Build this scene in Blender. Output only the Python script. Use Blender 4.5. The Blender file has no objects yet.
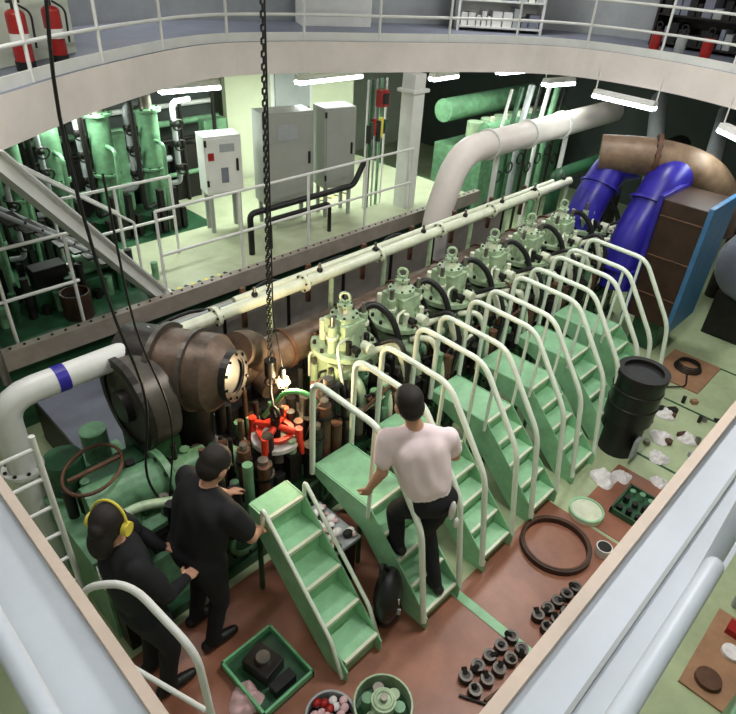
import bpy, math, random
import numpy as np
from mathutils import Vector, Matrix
random.seed(7)
V=Vector
sc=bpy.context.scene
def lin(c):
    o=[]
    for x in c:
        x/=255.; o.append(x/12.92 if x<=.04045 else ((x+.055)/1.055)**2.4)
    return o
_m={}
def mat(name,col,rough=.5,metal=0,var=.25,scale=6,bump=.0,emit=0):
    if name in _m: return _m[name]
    m=bpy.data.materials.new(name);m.use_nodes=True;nt=m.node_tree;b=nt.nodes["Principled BSDF"]
    c=lin(col)
    b.inputs["Roughness"].default_value=rough;b.inputs["Metallic"].default_value=metal
    tc=nt.nodes.new("ShaderNodeTexCoord");n=nt.nodes.new("ShaderNodeTexNoise")
    n.inputs["Scale"].default_value=scale;n.inputs["Detail"].default_value=6;n.inputs["Roughness"].default_value=.65
    nt.links.new(tc.outputs["Object"],n.inputs["Vector"])
    r=nt.nodes.new("ShaderNodeValToRGB");r.color_ramp.elements[0].position=.3;r.color_ramp.elements[1].position=.7
    r.color_ramp.elements[0].color=[x*(1-var) for x in c]+[1];r.color_ramp.elements[1].color=[min(1,x*(1+var)) for x in c]+[1]
    nt.links.new(n.outputs["Fac"],r.inputs["Fac"]);nt.links.new(r.outputs["Color"],b.inputs["Base Color"])
    if bump>0:
        bp=nt.nodes.new("ShaderNodeBump");bp.inputs["Strength"].default_value=bump;bp.inputs["Distance"].default_value=.02
        nt.links.new(n.outputs["Fac"],bp.inputs["Height"]);nt.links.new(bp.outputs["Normal"],b.inputs["Normal"])
    if emit>0:
        b.inputs["Emission Color"].default_value=c+[1];b.inputs["Emission Strength"].default_value=emit
    _m[name]=m;return m
GREEN=mat("machine_green",(108,152,116),.38,0,.35,8)
DGREEN=mat("dark_green",(40,82,54),.45,0,.4,6)
PGREEN=mat("pale_green",(168,190,156),.35,0,.3,12)
SGREEN=mat("stair_green",(150,202,158),.4,0,.18,6)
CREAM=mat("cream_pipe",(220,224,200),.3,0,.12,9)
RAILW=mat("rail_white_green",(232,240,224),.3,0,.06,9)
WHITE=mat("white_paint",(220,220,216),.4,0,.07,4)
OWHITE=mat("offwhite_fascia",(226,216,210),.45,0,.1,1.5)
BEIGE=mat("beige_edge",(204,184,168),.5,0,.12,5)
GREY=mat("grey_deck",(116,120,134),.5,0,.18,2)
LGREY=mat("light_grey",(160,164,166),.5,0,.1,4)
CAB=mat("cabinet_grey",(156,158,152),.45,0,.06,4)
STEEL=mat("steel",(140,134,126),.35,.8,.25,12)
DSTEEL=mat("dark_steel",(52,48,46),.4,.6,.3,12)
BLACK=mat("black_rubber",(16,16,18),.5,0,.3,12)
DARK=mat("dark_machinery",(30,27,25),.5,.2,.5,10)
RUST=mat("rust_brown",(94,64,46),.6,.2,.4,8)
INSUL=mat("casing_brown",(104,86,74),.42,.4,.55,5,.3)
DRUM=mat("drum_grey_brown",(92,86,80),.4,.5,.3,5,.15)
BROWN=mat("brown_sheet",(150,98,76),.34,0,.28,2.2)
DBROWN=mat("dark_brown_panel",(60,40,30),.5,.1,.35,5)
BLUE=mat("blue_paint",(46,38,148),.35,0,.35,5)
LBLUE=mat("light_blue",(66,112,156),.45,0,.15,5)
RED=mat("red_paint",(226,62,40),.4,0,.2,10)
DRED=mat("extinguisher_red",(156,28,26),.35,0,.15,10)
YEL=mat("yellow",(228,210,80),.45,0,.15,10)
RAG=mat("rag_white",(230,224,224),.9,0,.15,20)
PRAG=mat("rag_pink",(214,176,178),.9,0,.2,20)
TUBE=mat("tube_light",(240,248,255),.5,0,0,1,0,12)
BULB=mat("bulb_light",(255,222,170),.5,0,0,1,0,90)
WOOD=mat("board_wood",(160,120,90),.6,0,.2,5)
TRAYG=mat("tray_green",(118,190,138),.45,0,.15,5)
DGL=mat("bright_green",(96,176,104),.45,0,.25,5)

class B:
    def __init__(s): s.v=[];s.f=[];s.m=[];s.s=[];s.ms=[]
    def mi(s,m):
        if m not in s.ms: s.ms.append(m)
        return s.ms.index(m)
    def add(s,vs,fs,m,sm=False):
        o=len(s.v);s.v+=[tuple(v) for v in vs];k=s.mi(m)
        for f in fs: s.f.append([i+o for i in f]);s.m.append(k);s.s.append(sm)
    def box(s,lo,hi,m,rz=0,piv=None,M=None):
        x0,y0,z0=lo;x1,y1,z1=hi
        vs=[V(p) for p in [(x0,y0,z0),(x1,y0,z0),(x1,y1,z0),(x0,y1,z0),(x0,y0,z1),(x1,y0,z1),(x1,y1,z1),(x0,y1,z1)]]
        if rz:
            c=V(piv) if piv else V(((x0+x1)/2,(y0+y1)/2,0));R=Matrix.Rotation(rz,3,'Z');vs=[R@(v-c)+c for v in vs]
        if M: vs=[M@v for v in vs]
        s.add(vs,[(0,3,2,1),(4,5,6,7),(0,1,5,4),(1,2,6,5),(2,3,7,6),(3,0,4,7)],m)
    def cyl(s,a,b,r,m,r2=None,seg=18,caps=True):
        a=V(a);b=V(b);r2=r if r2 is None else r2
        d=(b-a).normalized();t=d.orthogonal().normalized();u=d.cross(t)
        vs=[];fs=[]
        for c,q in((a,r),(b,r2)):
            for i in range(seg):
                an=2*math.pi*i/seg;vs.append(c+t*(q*math.cos(an))+u*(q*math.sin(an)))
        for i in range(seg):
            j=(i+1)%seg;fs.append((i,j,j+seg,i+seg))
        s.add(vs,fs,m,True)
        if caps: s.add(vs,[list(range(seg))[::-1],list(range(seg,2*seg))],m)
    def ring(s,a,b,ro,ri,m,seg=28):
        a=V(a);b=V(b);d=(b-a).normalized();t=d.orthogonal().normalized();u=d.cross(t);vs=[]
        for c,q in((a,ro),(b,ro),(b,ri),(a,ri)):
            for i in range(seg):
                an=2*math.pi*i/seg;vs.append(c+t*(q*math.cos(an))+u*(q*math.sin(an)))
        fs=[]
        for k in range(4):
            for i in range(seg):
                j=(i+1)%seg;k2=(k+1)%4;fs.append((k*seg+i,k*seg+j,k2*seg+j,k2*seg+i))
        s.add(vs,fs,m)
    def sph(s,c,r,m,n=10,sc_=(1,1,1),M=None):
        c=V(c);vs=[];fs=[];w=2*n
        for i in range(n+1):
            th=math.pi*i/n
            for j in range(w):
                ph=2*math.pi*j/w;p=V((math.sin(th)*math.cos(ph)*sc_[0],math.sin(th)*math.sin(ph)*sc_[1],math.cos(th)*sc_[2]))*r
                if M: p=M@p
                vs.append(c+p)
        for i in range(n):
            for j in range(w):
                k=(j+1)%w;fs.append((i*w+j,(i+1)*w+j,(i+1)*w+k,i*w+k))
        s.add(vs,fs,m,True)
    def tor(s,c,ax,R,r,m,seg=20,sg=6,sx=1):
        c=V(c);d=V(ax).normalized();t=d.orthogonal().normalized();u=d.cross(t);vs=[];fs=[]
        for i in range(seg):
            a=2*math.pi*i/seg;rad=t*math.cos(a)*sx+u*math.sin(a)
            for j in range(sg):
                q=2*math.pi*j/sg;vs.append(c+rad*R+(rad.normalized()*math.cos(q)+d*math.sin(q))*r)
        for i in range(seg):
            for j in range(sg):
                i2=(i+1)%seg;j2=(j+1)%sg;fs.append((i*sg+j,i2*sg+j,i2*sg+j2,i*sg+j2))
        s.add(vs,fs,m,True)
    def tube(s,P,r,m,seg=10,bend=.08,rs=None):
        P=[V(p) for p in P];Q=[P[0]]
        if rs is None and bend>0:
            for i in range(1,len(P)-1):
                a,b,c=P[i-1],P[i],P[i+1];l=min(bend,(a-b).length*.48,(c-b).length*.48)
                p0=b+(a-b).normalized()*l;p2=b+(c-b).normalized()*l
                for k in range(6):
                    t=k/5;Q.append(p0*(1-t)**2+b*2*t*(1-t)+p2*t*t)
            Q.append(P[-1])
        else: Q=P
        n=len(Q);vs=[];fs=[];t=None
        for i in range(n):
            d=(Q[min(i+1,n-1)]-Q[max(i-1,0)]).normalized()
            if t is None: t=d.orthogonal().normalized()
            else:
                t=(t-d*t.dot(d)).normalized()
            u=d.cross(t);q=rs[i] if rs else r
            for j in range(seg):
                an=2*math.pi*j/seg;vs.append(Q[i]+t*(q*math.cos(an))+u*(q*math.sin(an)))
        for i in range(n-1):
            for j in range(seg):
                k=(j+1)%seg;fs.append((i*seg+j,i*seg+k,(i+1)*seg+k,(i+1)*seg+j))
        s.add(vs,fs,m,True);s.add(vs,[list(range(seg))[::-1],list(range((n-1)*seg,n*seg))],m)
    def flange(s,c,ax,r,m,t=.03,nb=8):
        c=V(c);d=V(ax).normalized();s.cyl(c-d*t/2,c+d*t/2,r,m,seg=24)
        a=d.orthogonal().normalized();b=d.cross(a)
        for i in range(nb):
            q=2*math.pi*i/nb;p=c+(a*math.cos(q)+b*math.sin(q))*r*.84;s.cyl(p-d*(t*.5+.012),p+d*(t*.5+.012),r*.07+.004,DSTEEL,seg=6)
    def obj(s,name,bevel=0,loc=None):
        me=bpy.data.meshes.new(name);vs=s.v
        if loc: vs=[(v[0]-loc[0],v[1]-loc[1],v[2]-loc[2]) for v in vs]
        me.from_pydata(vs,[],s.f)
        for m in s.ms: me.materials.append(m)
        me.polygons.foreach_set("material_index",s.m);me.polygons.foreach_set("use_smooth",s.s);me.update()
        o=bpy.data.objects.new(name,me);bpy.context.collection.objects.link(o)
        if loc:o.location=loc
        if bevel:
            md=o.modifiers.new("bevel",'BEVEL');md.width=bevel;md.segments=2;md.limit_method='ANGLE';md.angle_limit=math.radians(50)
        return o
def lp(P,d):
    out=[];P=[V(p) for p in P];acc=0;nxt=0
    for i in range(len(P)-1):
        L=(P[i+1]-P[i]).length
        while nxt<=acc+L+1e-6:
            out.append(P[i].lerp(P[i+1],(nxt-acc)/L));nxt+=d
        acc+=L
    return out
def rail(name,P,hs,d=.9,r=.02,m=WHITE,toe=0):
    b=B();P=[V(p) for p in P]
    for h in hs: b.tube([p+V((0,0,h)) for p in P],r,m,8,.05)
    posts=lp(P,d)
    if (posts[-1]-P[-1]).length>.3: posts.append(P[-1])
    for p in posts: b.cyl(p,p+V((0,0,max(hs))),r,m,seg=8)
    if toe:
        for i in range(len(P)-1):
            a,c=P[i],P[i+1];n=V((-(c-a).y,(c-a).x,0)).normalized()*.008
            b.add([a-n,c-n,c+n,a+n]+[q+V((0,0,toe)) for q in(a-n,c-n,c+n,a+n)],[(0,1,2,3),(4,5,6,7),(0,1,5,4),(1,2,6,5),(2,3,7,6),(3,0,4,7)],m)
    return b.obj(name)
def catmull(P,n=6):
    P=[V(p) for p in P];Q=[P[0]*2-P[1]]+P+[P[-1]*2-P[-2]];o=[]
    for i in range(1,len(Q)-2):
        a,b,c,d=Q[i-1:i+3]
        for k in range(n):
            t=k/n;o.append(.5*((2*b)+(c-a)*t+(2*a-5*b+4*c-d)*t*t+(3*b-a-3*c+d)*t**3))
    o.append(P[-1]);return o

# ---------------- room shell
X0,X1,Y0,Y1,ZC=-2.5,13.,-3.,11.,5.6
FL=mat("floor_green_grey",(172,184,146),.35,0,.25,1.6)
WALL=mat("wall_paint",(206,212,196),.55,0,.06,1.5)
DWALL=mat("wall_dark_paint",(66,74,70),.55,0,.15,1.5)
CEIL=mat("ceiling_paint",(170,172,170),.7,0,.05,2)
def slab(name,lo,hi,m):
    b=B();b.box(lo,hi,m);return b.obj(name)
slab("floor",(X0,Y0,-.1),(X1,Y1,0),FL)
slab("ceiling",(X0,Y0,ZC),(X1,Y1,ZC+.1),CEIL)
slab("wall_back",(X0,Y1,0),(X1,Y1+.1,ZC),WALL)
slab("wall_front",(X0,Y0-.1,0),(X1,Y0,ZC),WALL)
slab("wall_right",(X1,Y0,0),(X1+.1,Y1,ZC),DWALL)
slab("wall_left",(X0-.1,Y0,0),(X0,Y1,ZC),WALL)
for lo,hi in (((.5,.35),(2.8,2.75)),((2.88,.45),(4.3,1.5)),((4.34,.5),(5.3,1.25))):
    b=B();b.box((lo[0],lo[1],.0),(hi[0],hi[1],.006),BROWN);b.obj("floor_protection_sheet")
b=B();b.box((2.8,.3,.0),(2.88,1.5,.012),SGREEN);b.obj("floor_plate_strip")
b=B()
for x in (5.6,6.8,8.0): b.box((x,.2,0),(x+.03,1.4,.004),DGREEN)
b.obj("floor_plate_seams")

# ---------------- gallery (curved)
inner=catmull([(-1.2,3.2,0),(0.2,4.45,0),(1.53,5.42,0),(2.8,6.3,0),(4.4,7.05,0),(5.6,6.9,0),(6.9,6.3,0),(8.3,5.6,0),(9.15,4.9,0),(9.4,4.0,0),(9.3,2.95,0),(8.8,1.9,0),(7.8,1.0,0)],5)
cen=V((3.5,1.0,0));ZD=3.22;ZF=2.84
b=B();n=len(inner)
def off(p,d):
    q=(p-cen).normalized();o=p+q*d;o.x=max(o.x,X0+.03);return o
rings=[]
for p in inner:
    o=off(p,2.25);e=off(p,.12)
    rings.append([V((p.x,p.y,ZF)),V((p.x,p.y,ZD)),V((o.x,o.y,ZD)),V((o.x,o.y,ZF+.2)),V((e.x,e.y,ZF+.2)),V((e.x,e.y,ZF))])
for i in range(n-1):
    A,C=rings[i],rings[i+1]
    for k,m in ((0,OWHITE),(1,GREY),(2,OWHITE),(3,OWHITE),(4,OWHITE),(5,OWHITE)):
        j=(k+1)%6;b.add([A[k],C[k],C[j],A[j]],[(0,1,2,3)],m,False)
for R_ in (rings[0],rings[-1]): b.add(R_,[tuple(range(6))],OWHITE)
b.obj("gallery_walkway")
gr=[V((off(p,.06).x,off(p,.06).y,ZD)) for p in inner]
rail("gallery_railing",gr,(.3,.62,1.0),1.05,.018,WHITE,.1)
a=V((-1.,4.7,0));c=V((2.95,7.1,0));d=(c-a).normalized();nrm=V((-d.y,d.x,0))
b=B();b.add([a,c,c+nrm*.1,a+nrm*.1]+[q+V((0,0,ZC-ZD-.01)) for q in (a,c,c+nrm*.1,a+nrm*.1)],[(0,1,2,3),(4,5,6,7),(0,1,5,4),(1,2,6,5),(2,3,7,6),(3,0,4,7)],WALL)
for k in range(5):
    p=a+d*(.6+k*.8)-nrm*.03;b.box((p.x-.03,p.y-.03,0),(p.x+.03,p.y+.03,2.2),WHITE)
o=b.obj("wall_gallery");o.location.z=ZD+.005
for k,p in enumerate((V((2.17,6.36,3.3)),V((2.56,6.58,3.3)))):
    b=B();b.cyl(p,p+V((0,0,.36)),.08,DRED);b.sph(p+V((0,0,.36)),.08,DRED,8,(1,1,.6))
    b.cyl(p+V((0,0,.38)),p+V((0,0,.46)),.02,DSTEEL);b.box((p.x-.05,p.y-.015,p.z+.45),(p.x+.06,p.y+.015,p.z+.475),BLACK)
    b.tube([p+V((.03,0,.44)),p+V((.13,-.02,.38)),p+V((.11,-.03,.1))],.01,BLACK,6);b.ring(p+V((0,0,.14)),p+V((0,0,.22)),.082,.07,WHITE)
    b.cyl(p,p-V((0,0,.08)),.085,BLACK);b.obj("fire_extinguisher")
b=B()
for i in range(10,n-1):
    p=off(inner[i],2.26);q=off(inner[i+1],2.26)
    b.add([(p.x,p.y,ZD),(q.x,q.y,ZD),(q.x,q.y,ZC-.01),(p.x,p.y,ZC-.01)],[(0,1,2,3)],LGREY)
b.obj("wall_gallery")
def shelf(c,rz,w,m1,m2,hh=1.6):
    b=B();M=Matrix.Translation(c)@Matrix.Rotation(rz,4,'Z')
    b.box((-w/2,-.2,0),(-w/2+.04,.2,hh),m1,M=M);b.box((w/2-.04,-.2,0),(w/2,.2,hh),m1,M=M);b.box((-w/2,.18,0),(w/2,.2,hh),m1,M=M)
    for k in range(5):
        z=.05+k*(hh-.1)/4;b.box((-w/2,-.2,z),(w/2,.2,z+.025),m1,M=M)
        if k<4:
            x=-w/2+.07
            while x<w/2-.15:
                ww=random.uniform(.06,.16);b.box((x,-.16,z+.025),(x+ww,.12,z+.025+random.uniform(.12,.28)),random.choice(m2),M=M);x+=ww+.02
    return b.obj("storage_shelf")
shelf(V((11.,3.6,ZD)),-math.pi/2-.1,1.6,DSTEEL,[DARK,BLACK,GREY,DARK,LGREY])
shelf(V((9.7,6.5,ZD)),-math.pi/4,1.4,WHITE,[WHITE,GREY,LGREY])
b=B();b.box((6.9,7.8,ZD),(8.0,8.3,ZD+.9),WHITE,-.5);b.box((7.0,7.75,ZD+.5),(7.9,7.8,ZD+.8),GREY,-.5);b.obj("control_desk",.01)
for k in range(3):
    p=off(V((9.3,3.0+.33*k,ZD)),.5);p.z=ZD
    b=B();b.cyl(p,p+V((0,0,.3)),.07,[DRED,LGREY,DRED][k]);b.cyl(p+V((0,0,.3)),p+V((0,0,.36)),.03,BLACK);b.tor(p+V((0,0,.38)),(1,0,0),.04,.008,BLACK,12);b.obj("small_canister")

# ---------------- back platform + column + cabinets
ZP=.9
LF=mat("platform_floor",(178,184,154),.4,0,.16,2)
b=B();b.box((.6,5.75,0),(8.6,8.6,ZP-.06),DGREEN);b.box((.6,5.7,ZP-.06),(8.6,8.6,ZP),DGREEN)
b.box((2.75,5.72,ZP),(8.55,7.25,ZP+.006),LF);b.box((4.5,7.25,ZP),(8.55,8.6,ZP+.006),LF);b.box((.7,6.6,ZP),(4.5,7.2,ZP+.004),GREEN);b.obj("back_platform")
KB=mat("kerb_grey_beige",(150,140,130),.5,0,.2,4)
b=B();b.box((.6,5.6,ZP-.1),(8.6,5.7,ZP+.1),KB)
for k in range(60):
    b.cyl((.8+k*.13,5.65,ZP+.1),(.8+k*.13,5.65,ZP+.112),.013,DARK,seg=8)
b.obj("platform_kerb")
b=B()
for k in range(9):
    x=3.0+k*.09;b.box((x,5.78,ZP+.006),(x+.045,5.9,ZP+.009),YEL if k%2 else BLACK,.4)
for k in range(7):
    x=6.3+k*.09;b.box((x,7.0,ZP+.006),(x+.045,7.1,ZP+.009),YEL if k%2 else BLACK,.4)
b.obj("hazard_marking")
rail("platform_railing",[(2.9,5.8,ZP),(7.0,5.8,ZP)],(.5,1.0),1.05,.018,WHITE)
rail("platform_railing",[(.65,5.8,ZP),(2.0,5.8,ZP)],(.5,1.0),.65,.018,WHITE)
rail("platform_railing",[(2.2,6.7,ZP),(3.6,6.7,ZP)],(.5,1.0),.7,.018,WHITE)
b=B();b.tube([(4.3,6.1,ZP+.0),(4.3,6.1,ZP+.55),(6.0,6.0,ZP+.6),(6.2,6.0,ZP+.9)],.04,BLACK,10);b.tube([(4.6,6.1,ZP),(4.6,6.1,ZP+.4),(5.6,6.05,ZP+.42),(5.6,6.05,ZP)],.03,DARK,8);b.obj("black_hose_line")
b=B();b.box((7.12,5.98,ZP),(7.36,6.22,ZF-.0),WHITE);b.box((7.06,5.94,ZF-.25),(7.42,6.26,ZF-.2),WHITE);b.obj("support_column",.01)
def cabinet(x,y,z0,z1,w,dp,rz,m):
    b=B();M=Matrix.Translation((x,y,0))@Matrix.Rotation(rz,4,'Z')
    b.box((0,0,z0),(w,dp,z1),m,M=M);b.box((.025,-.015,z0+.03),(w-.025,0,z1-.03),m,M=M)
    b.box((w-.09,-.035,(z0+z1)/2-.08),(w-.06,-.015,(z0+z1)/2+.08),BLACK,M=M)
    for zz in (z0+.12,z1-.12): b.box((.0,-.03,zz),(.03,-.01,zz+.08),DSTEEL,M=M)
    for xx in (.03,w-.08):
        for yy in (.03,dp-.08): b.box((xx,yy,ZP),(xx+.05,yy+.05,z0),CAB,M=M)
    return b,M
b,M=cabinet(4.95,6.65,1.25,2.45,.74,.35,-.25,CAB);b.box((.2,-.02,2.1),(.5,-.015,2.3),LGREY,M=M);b.obj("electrical_cabinet",.008)
b,M=cabinet(5.85,6.45,1.35,2.45,.5,.35,-.25,CAB);b.obj("electrical_cabinet",.008)
b,M=cabinet(4.25,6.95,1.45,2.2,.5,.3,-.25,WHITE);b.box((.04,-.02,1.9),(.12,-.014,2.0),DRED,M=M);b.box((.2,-.02,2.0),(.4,-.014,2.1),LGREY,M=M);b.box((.2,-.02,1.6),(.3,-.014,1.8),GREY,M=M);b.obj("control_box",.008)
slab("wall_partition",(5.8,8.7,0),(8.6,8.8,2.8),mat("partition_cream",(216,222,194),.5,0,.05,2))
b=B();b.box((6.6,8.6,ZP+.01),(7.5,8.69,2.75),WHITE);b.box((6.68,8.57,ZP+.05),(7.42,8.6,2.68),LGREY);b.cyl((7.3,8.55,1.9),(7.38,8.55,1.9),.02,DSTEEL);b.obj("door_1")
b=B();b.box((6.75,6.25,2.4),(6.9,6.37,2.62),DRED);b.box((6.77,6.24,2.44),(6.88,6.25,2.58),BLACK)
for k,x in enumerate((6.62,6.7,6.8,6.9,7.0)): b.cyl((x,6.4,ZP),(x,6.4,2.75),.015+.008*(k%2),[WHITE,DGREEN,LGREY,GREEN,WHITE][k],seg=8)
for k in range(8): b.box((6.6+.05*k,6.33,1.9+.05*(k%4)),(6.65+.05*k,6.38,2.15+.04*(k%3)),[DARK,DGREEN,DRED,DARK,BLACK,YEL,DARK,DGREEN][k])
b.obj("fire_point_board")
def purifier(x,y,s=1,name="fuel_separator"):
    b=B();z=ZP
    b.cyl((x,y,z),(x,y,z+.2*s),.3*s,DGREEN);b.cyl((x,y,z+.2*s),(x,y,z+1.45*s),.13*s,GREEN);b.flange((x,y,z+1.45*s),(0,0,1),.18*s,GREEN)
    b.flange((x,y,z+.75*s),(0,0,1),.17*s,GREEN);b.cyl((x,y,z+1.45*s),(x,y,z+1.7*s),.08*s,STEEL);b.sph((x,y,z+1.7*s),.09*s,GREEN,8)
    b.tube([(x+.15*s,y,z+.5*s),(x+.33*s,y-.05,z+.5*s),(x+.33*s,y-.05,z+1.5*s),(x+.6*s,y,z+1.5*s)],.035*s,LGREY)
    for zz in (.7,1.0,1.25): b.tor((x+.33*s,y-.16,z+zz*s),(0,1,.3),.07*s,.012,DARK);b.cyl((x+.33*s,y-.05,z+zz*s),(x+.33*s,y-.16,z+zz*s),.02,DARK);b.sph((x+.33*s,y-.05,z+zz*s),.055*s,DARK,6)
    b.tube([(x-.1*s,y-.1,z+.3*s),(x-.28*s,y-.2,z+.3*s),(x-.28*s,y-.2,z+1.7*s)],.03*s,DARK)
    b.tube([(x,y-.12,z+1.1*s),(x,y-.35,z+1.1*s),(x-.05,y-.35,z)],.025*s,GREEN)
    for k in range(5): b.box((x-.25*s+.1*k,y-.36*s,z+.02),(x-.19*s+.1*k,y-.26*s,z+.28*s*(k%2+1)),DARK)
    return b.obj(name)
for x,y,s in ((2.2,7.7,1),(2.75,7.95,1.05),(3.35,7.85,1.05),(3.95,7.75,1.05),(1.5,7.6,.9),(.95,7.1,1),(1.6,6.9,.8)): purifier(x,y,s)
b=B()
for k in range(6):
    y=8.35+.1*k;z=1.3+.22*k;b.tube([(.8,y,z),(5.6,y,z)],.035+.012*(k%2),[GREEN,LGREY,DARK,GREEN,WHITE,DARK][k],8)
for k in range(9): b.cyl((.9+.55*k,8.3,ZP),(.9+.55*k,8.3,2.75),.03,DARK,seg=8);b.box((.75+.55*k,8.35,ZP),(1.15+.55*k,8.5,ZP+.5+.3*(k%3)),[DGREEN,DARK,GREEN][k%3])
b.obj("back_pipe_rack")
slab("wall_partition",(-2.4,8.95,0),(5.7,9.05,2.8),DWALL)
b=B();b.box((1.7,6.3,ZP),(2.6,6.6,ZP+.22),DGREEN);b.box((1.75,6.35,ZP+.22),(2.1,6.55,ZP+.45),DARK);b.cyl((2.2,6.45,ZP+.35),(2.55,6.45,ZP+.35),.12,GREEN);b.cyl((2.1,6.45,ZP+.35),(2.2,6.45,ZP+.35),.05,STEEL)
for q in range(14): b.cyl((1.2+.14*q,6.25,ZP),(1.2+.14*q,6.25,ZP+.1+.12*(q%4)),.04,[DARK,GREEN,DGREEN,DARK][q%4],seg=10)
b.obj("pump_skid",.01)
b=B();p=V((2.0,6.02,ZP));b.ring(p,p+V((0,0,.28)),.15,.13,DBROWN);b.cyl(p+V((0,0,.01)),p+V((0,0,.2)),.13,BLACK);b.obj("waste_bin")
# diagonal brace beam from the gallery edge to the platform (I-section) with thin handrail
b=B();A=V((2.86,5.85,ZP));T=V((1.38,5.22,2.86));d=(T-A);h=V((d.x,d.y,0)).normalized();sd=V((-h.y,h.x,0));nn=d.normalized().cross(sd)
def ibar(p,q,w,t,hh,m):
    for lo,hi in ((-hh-t,-hh),(hh,hh+t)):
        P=[p+sd*x+nn*z for x,z in((-w,lo),(w,lo),(w,hi),(-w,hi))]+[q+sd*x+nn*z for x,z in((-w,lo),(w,lo),(w,hi),(-w,hi))]
        b.add(P,[(0,1,2,3),(4,5,6,7),(0,1,5,4),(1,2,6,5),(2,3,7,6),(3,0,4,7)],m)
    P=[p+sd*x+nn*z for x,z in((-.01,-hh),(.01,-hh),(.01,hh),(-.01,hh))]+[q+sd*x+nn*z for x,z in((-.01,-hh),(.01,-hh),(.01,hh),(-.01,hh))]
    b.add(P,[(0,1,2,3),(4,5,6,7),(0,1,5,4),(1,2,6,5),(2,3,7,6),(3,0,4,7)],m)
ibar(A,T,.075,.015,.06,WHITE);b.box((A.x-.12,A.y-.12,ZP+.006),(A.x+.12,A.y+.12,ZP+.03),WHITE)
b.obj("diagonal_brace_beam")
b=B();A2=A+V((.05,.5,0));T2=T+V((.05,.5,-.05))
for off_ in (0,.35): b.tube([A2+V((0,off_,.0)),A2+V((0,off_,.7)),T2+V((0,off_,.0))],.016,WHITE,8,.05);b.tube([A2+V((0,off_,.06)),T2+V((0,off_,-.55))],.025,LGREY,6)
for k in range(1,10):
    c=A2.lerp(T2+V((0,0,-.6)),k/10);b.box((c.x-.08,c.y+.0,c.z),(c.x+.08,c.y+.35,c.z+.02),DSTEEL)
b.obj("gallery_stairs")
TL=[((4.1,7.6),(4.9,7.5)),((6.0,7.2),(7.2,7.15)),((8.0,6.4),(8.6,6.4)),((8.3,7.2),(8.9,7.1)),((9.5,6.2),(10.2,6.1)),((9.3,5.2),(9.9,5.05)),((9.3,4.35),(9.2,3.4)),((8.75,2.35),(8.1,1.6)),((2.5,7.6),(3.3,7.6))]
EN=[34,36,16,16,13,11,9,5,26]
for ((ax,ay),(bx,by)),en in zip(TL,EN):
    b=B();z=2.64;a=V((ax,ay,z));c=V((bx,by,z));d=(c-a).normalized();s_=V((-d.y,d.x,0))
    b.add([a-s_*.07+V((0,0,.03)),c-s_*.07+V((0,0,.03)),c+s_*.07+V((0,0,.03)),a+s_*.07+V((0,0,.03)),a-s_*.05+V((0,0,.09)),c-s_*.05+V((0,0,.09)),c+s_*.05+V((0,0,.09)),a+s_*.05+V((0,0,.09))],[(0,1,2,3),(4,5,6,7),(0,1,5,4),(1,2,6,5),(2,3,7,6),(3,0,4,7)],WHITE)
    for q in (-.04,.04): b.cyl(a+s_*q,c+s_*q,.03,TUBE,seg=8)
    for e in (a,c): b.cyl(e+V((0,0,.09)),e+V((0,0,.38)),.01,WHITE,seg=6)
    b.obj("fluorescent_lamp")
    L=bpy.data.lights.new("tube_light",'AREA');L.shape='RECTANGLE';L.size=(c-a).length;L.size_y=.12;L.energy=en;L.color=(.9,1,.88)
    o=bpy.data.objects.new("fluorescent_light",L);bpy.context.collection.objects.link(o);o.location=(a+c)/2-V((0,0,.05));o.rotation_euler=(0,0,math.atan2(d.y,d.x))

# ---------------- white duct, aux machine
b=B();b.tube([(6.6,4.95,.65),(6.6,4.95,1.2),(6.95,4.95,2.05),(11.5,4.95,2.05)],.19,OWHITE,20,.4)
for x in (7.6,8.6,9.6): b.ring((x,4.95,2.05),(x+.04,4.95,2.05),.215,.18,WHITE)
for x in (7.9,9.9): b.cyl((x,4.95,0),(x,4.95,1.88),.04,WHITE)
b.obj("ventilation_duct")
b=B();b.box((9.4,6.2,0),(12.2,7.3,1.3),GREEN)
for k in range(6): b.cyl((9.7+.42*k,6.65,1.3),(9.7+.42*k,6.65,1.75),.15,PGREEN);b.cyl((9.7+.42*k,6.3,1.3),(9.7+.42*k,6.3,1.9),.04,CREAM,seg=8)
b.tube([(9.5,6.3,1.7),(12.2,6.3,1.7)],.12,GREEN,14);b.tube([(9.3,7.1,1.9),(12.2,7.1,1.9)],.2,GREEN,16);b.obj("auxiliary_generator",.01)
b=B()
for k in range(7):
    b.tube([(8.9+.3*k,5.6,0),(8.9+.3*k,5.6,1.9),(9.2+.3*k,5.7,2.5)],.025+.014*(k%3),[WHITE,DGREEN,LGREY,DARK,WHITE,GREEN,DARK][k],10)
    b.tor((8.9+.3*k,5.5,1.2+.1*(k%3)),(0,1,0),.09,.014,DARK,14)
b.tube([(9.6,3.2,1.2),(12,4.4,2.3)],.14,LGREY,14);b.tube([(9.4,3.8,0),(9.4,3.8,1.6),(12,3.8,1.6)],.2,DSTEEL,14);b.tube([(8.9,4.45,0),(8.9,4.45,1.5),(12,4.45,1.5)],.1,DGREEN,12);b.tube([(9.8,2.6,1.9),(12.5,3.4,2.2)],.12,LGREY,12);b.tube([(9.8,2.2,2.2),(12.5,2.6,2.4)],.09,WHITE,12);b.obj("machinery_pipework")
b=B();b.tube([(1.75,3.9,1.7),(8.2,3.9,1.7)],.055,CREAM,14)
for x in (2.35,3.3,4.3,5.3,6.3,7.3): b.flange((x,3.9,1.7),(1,0,0),.085,CREAM,.04,6)
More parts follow.
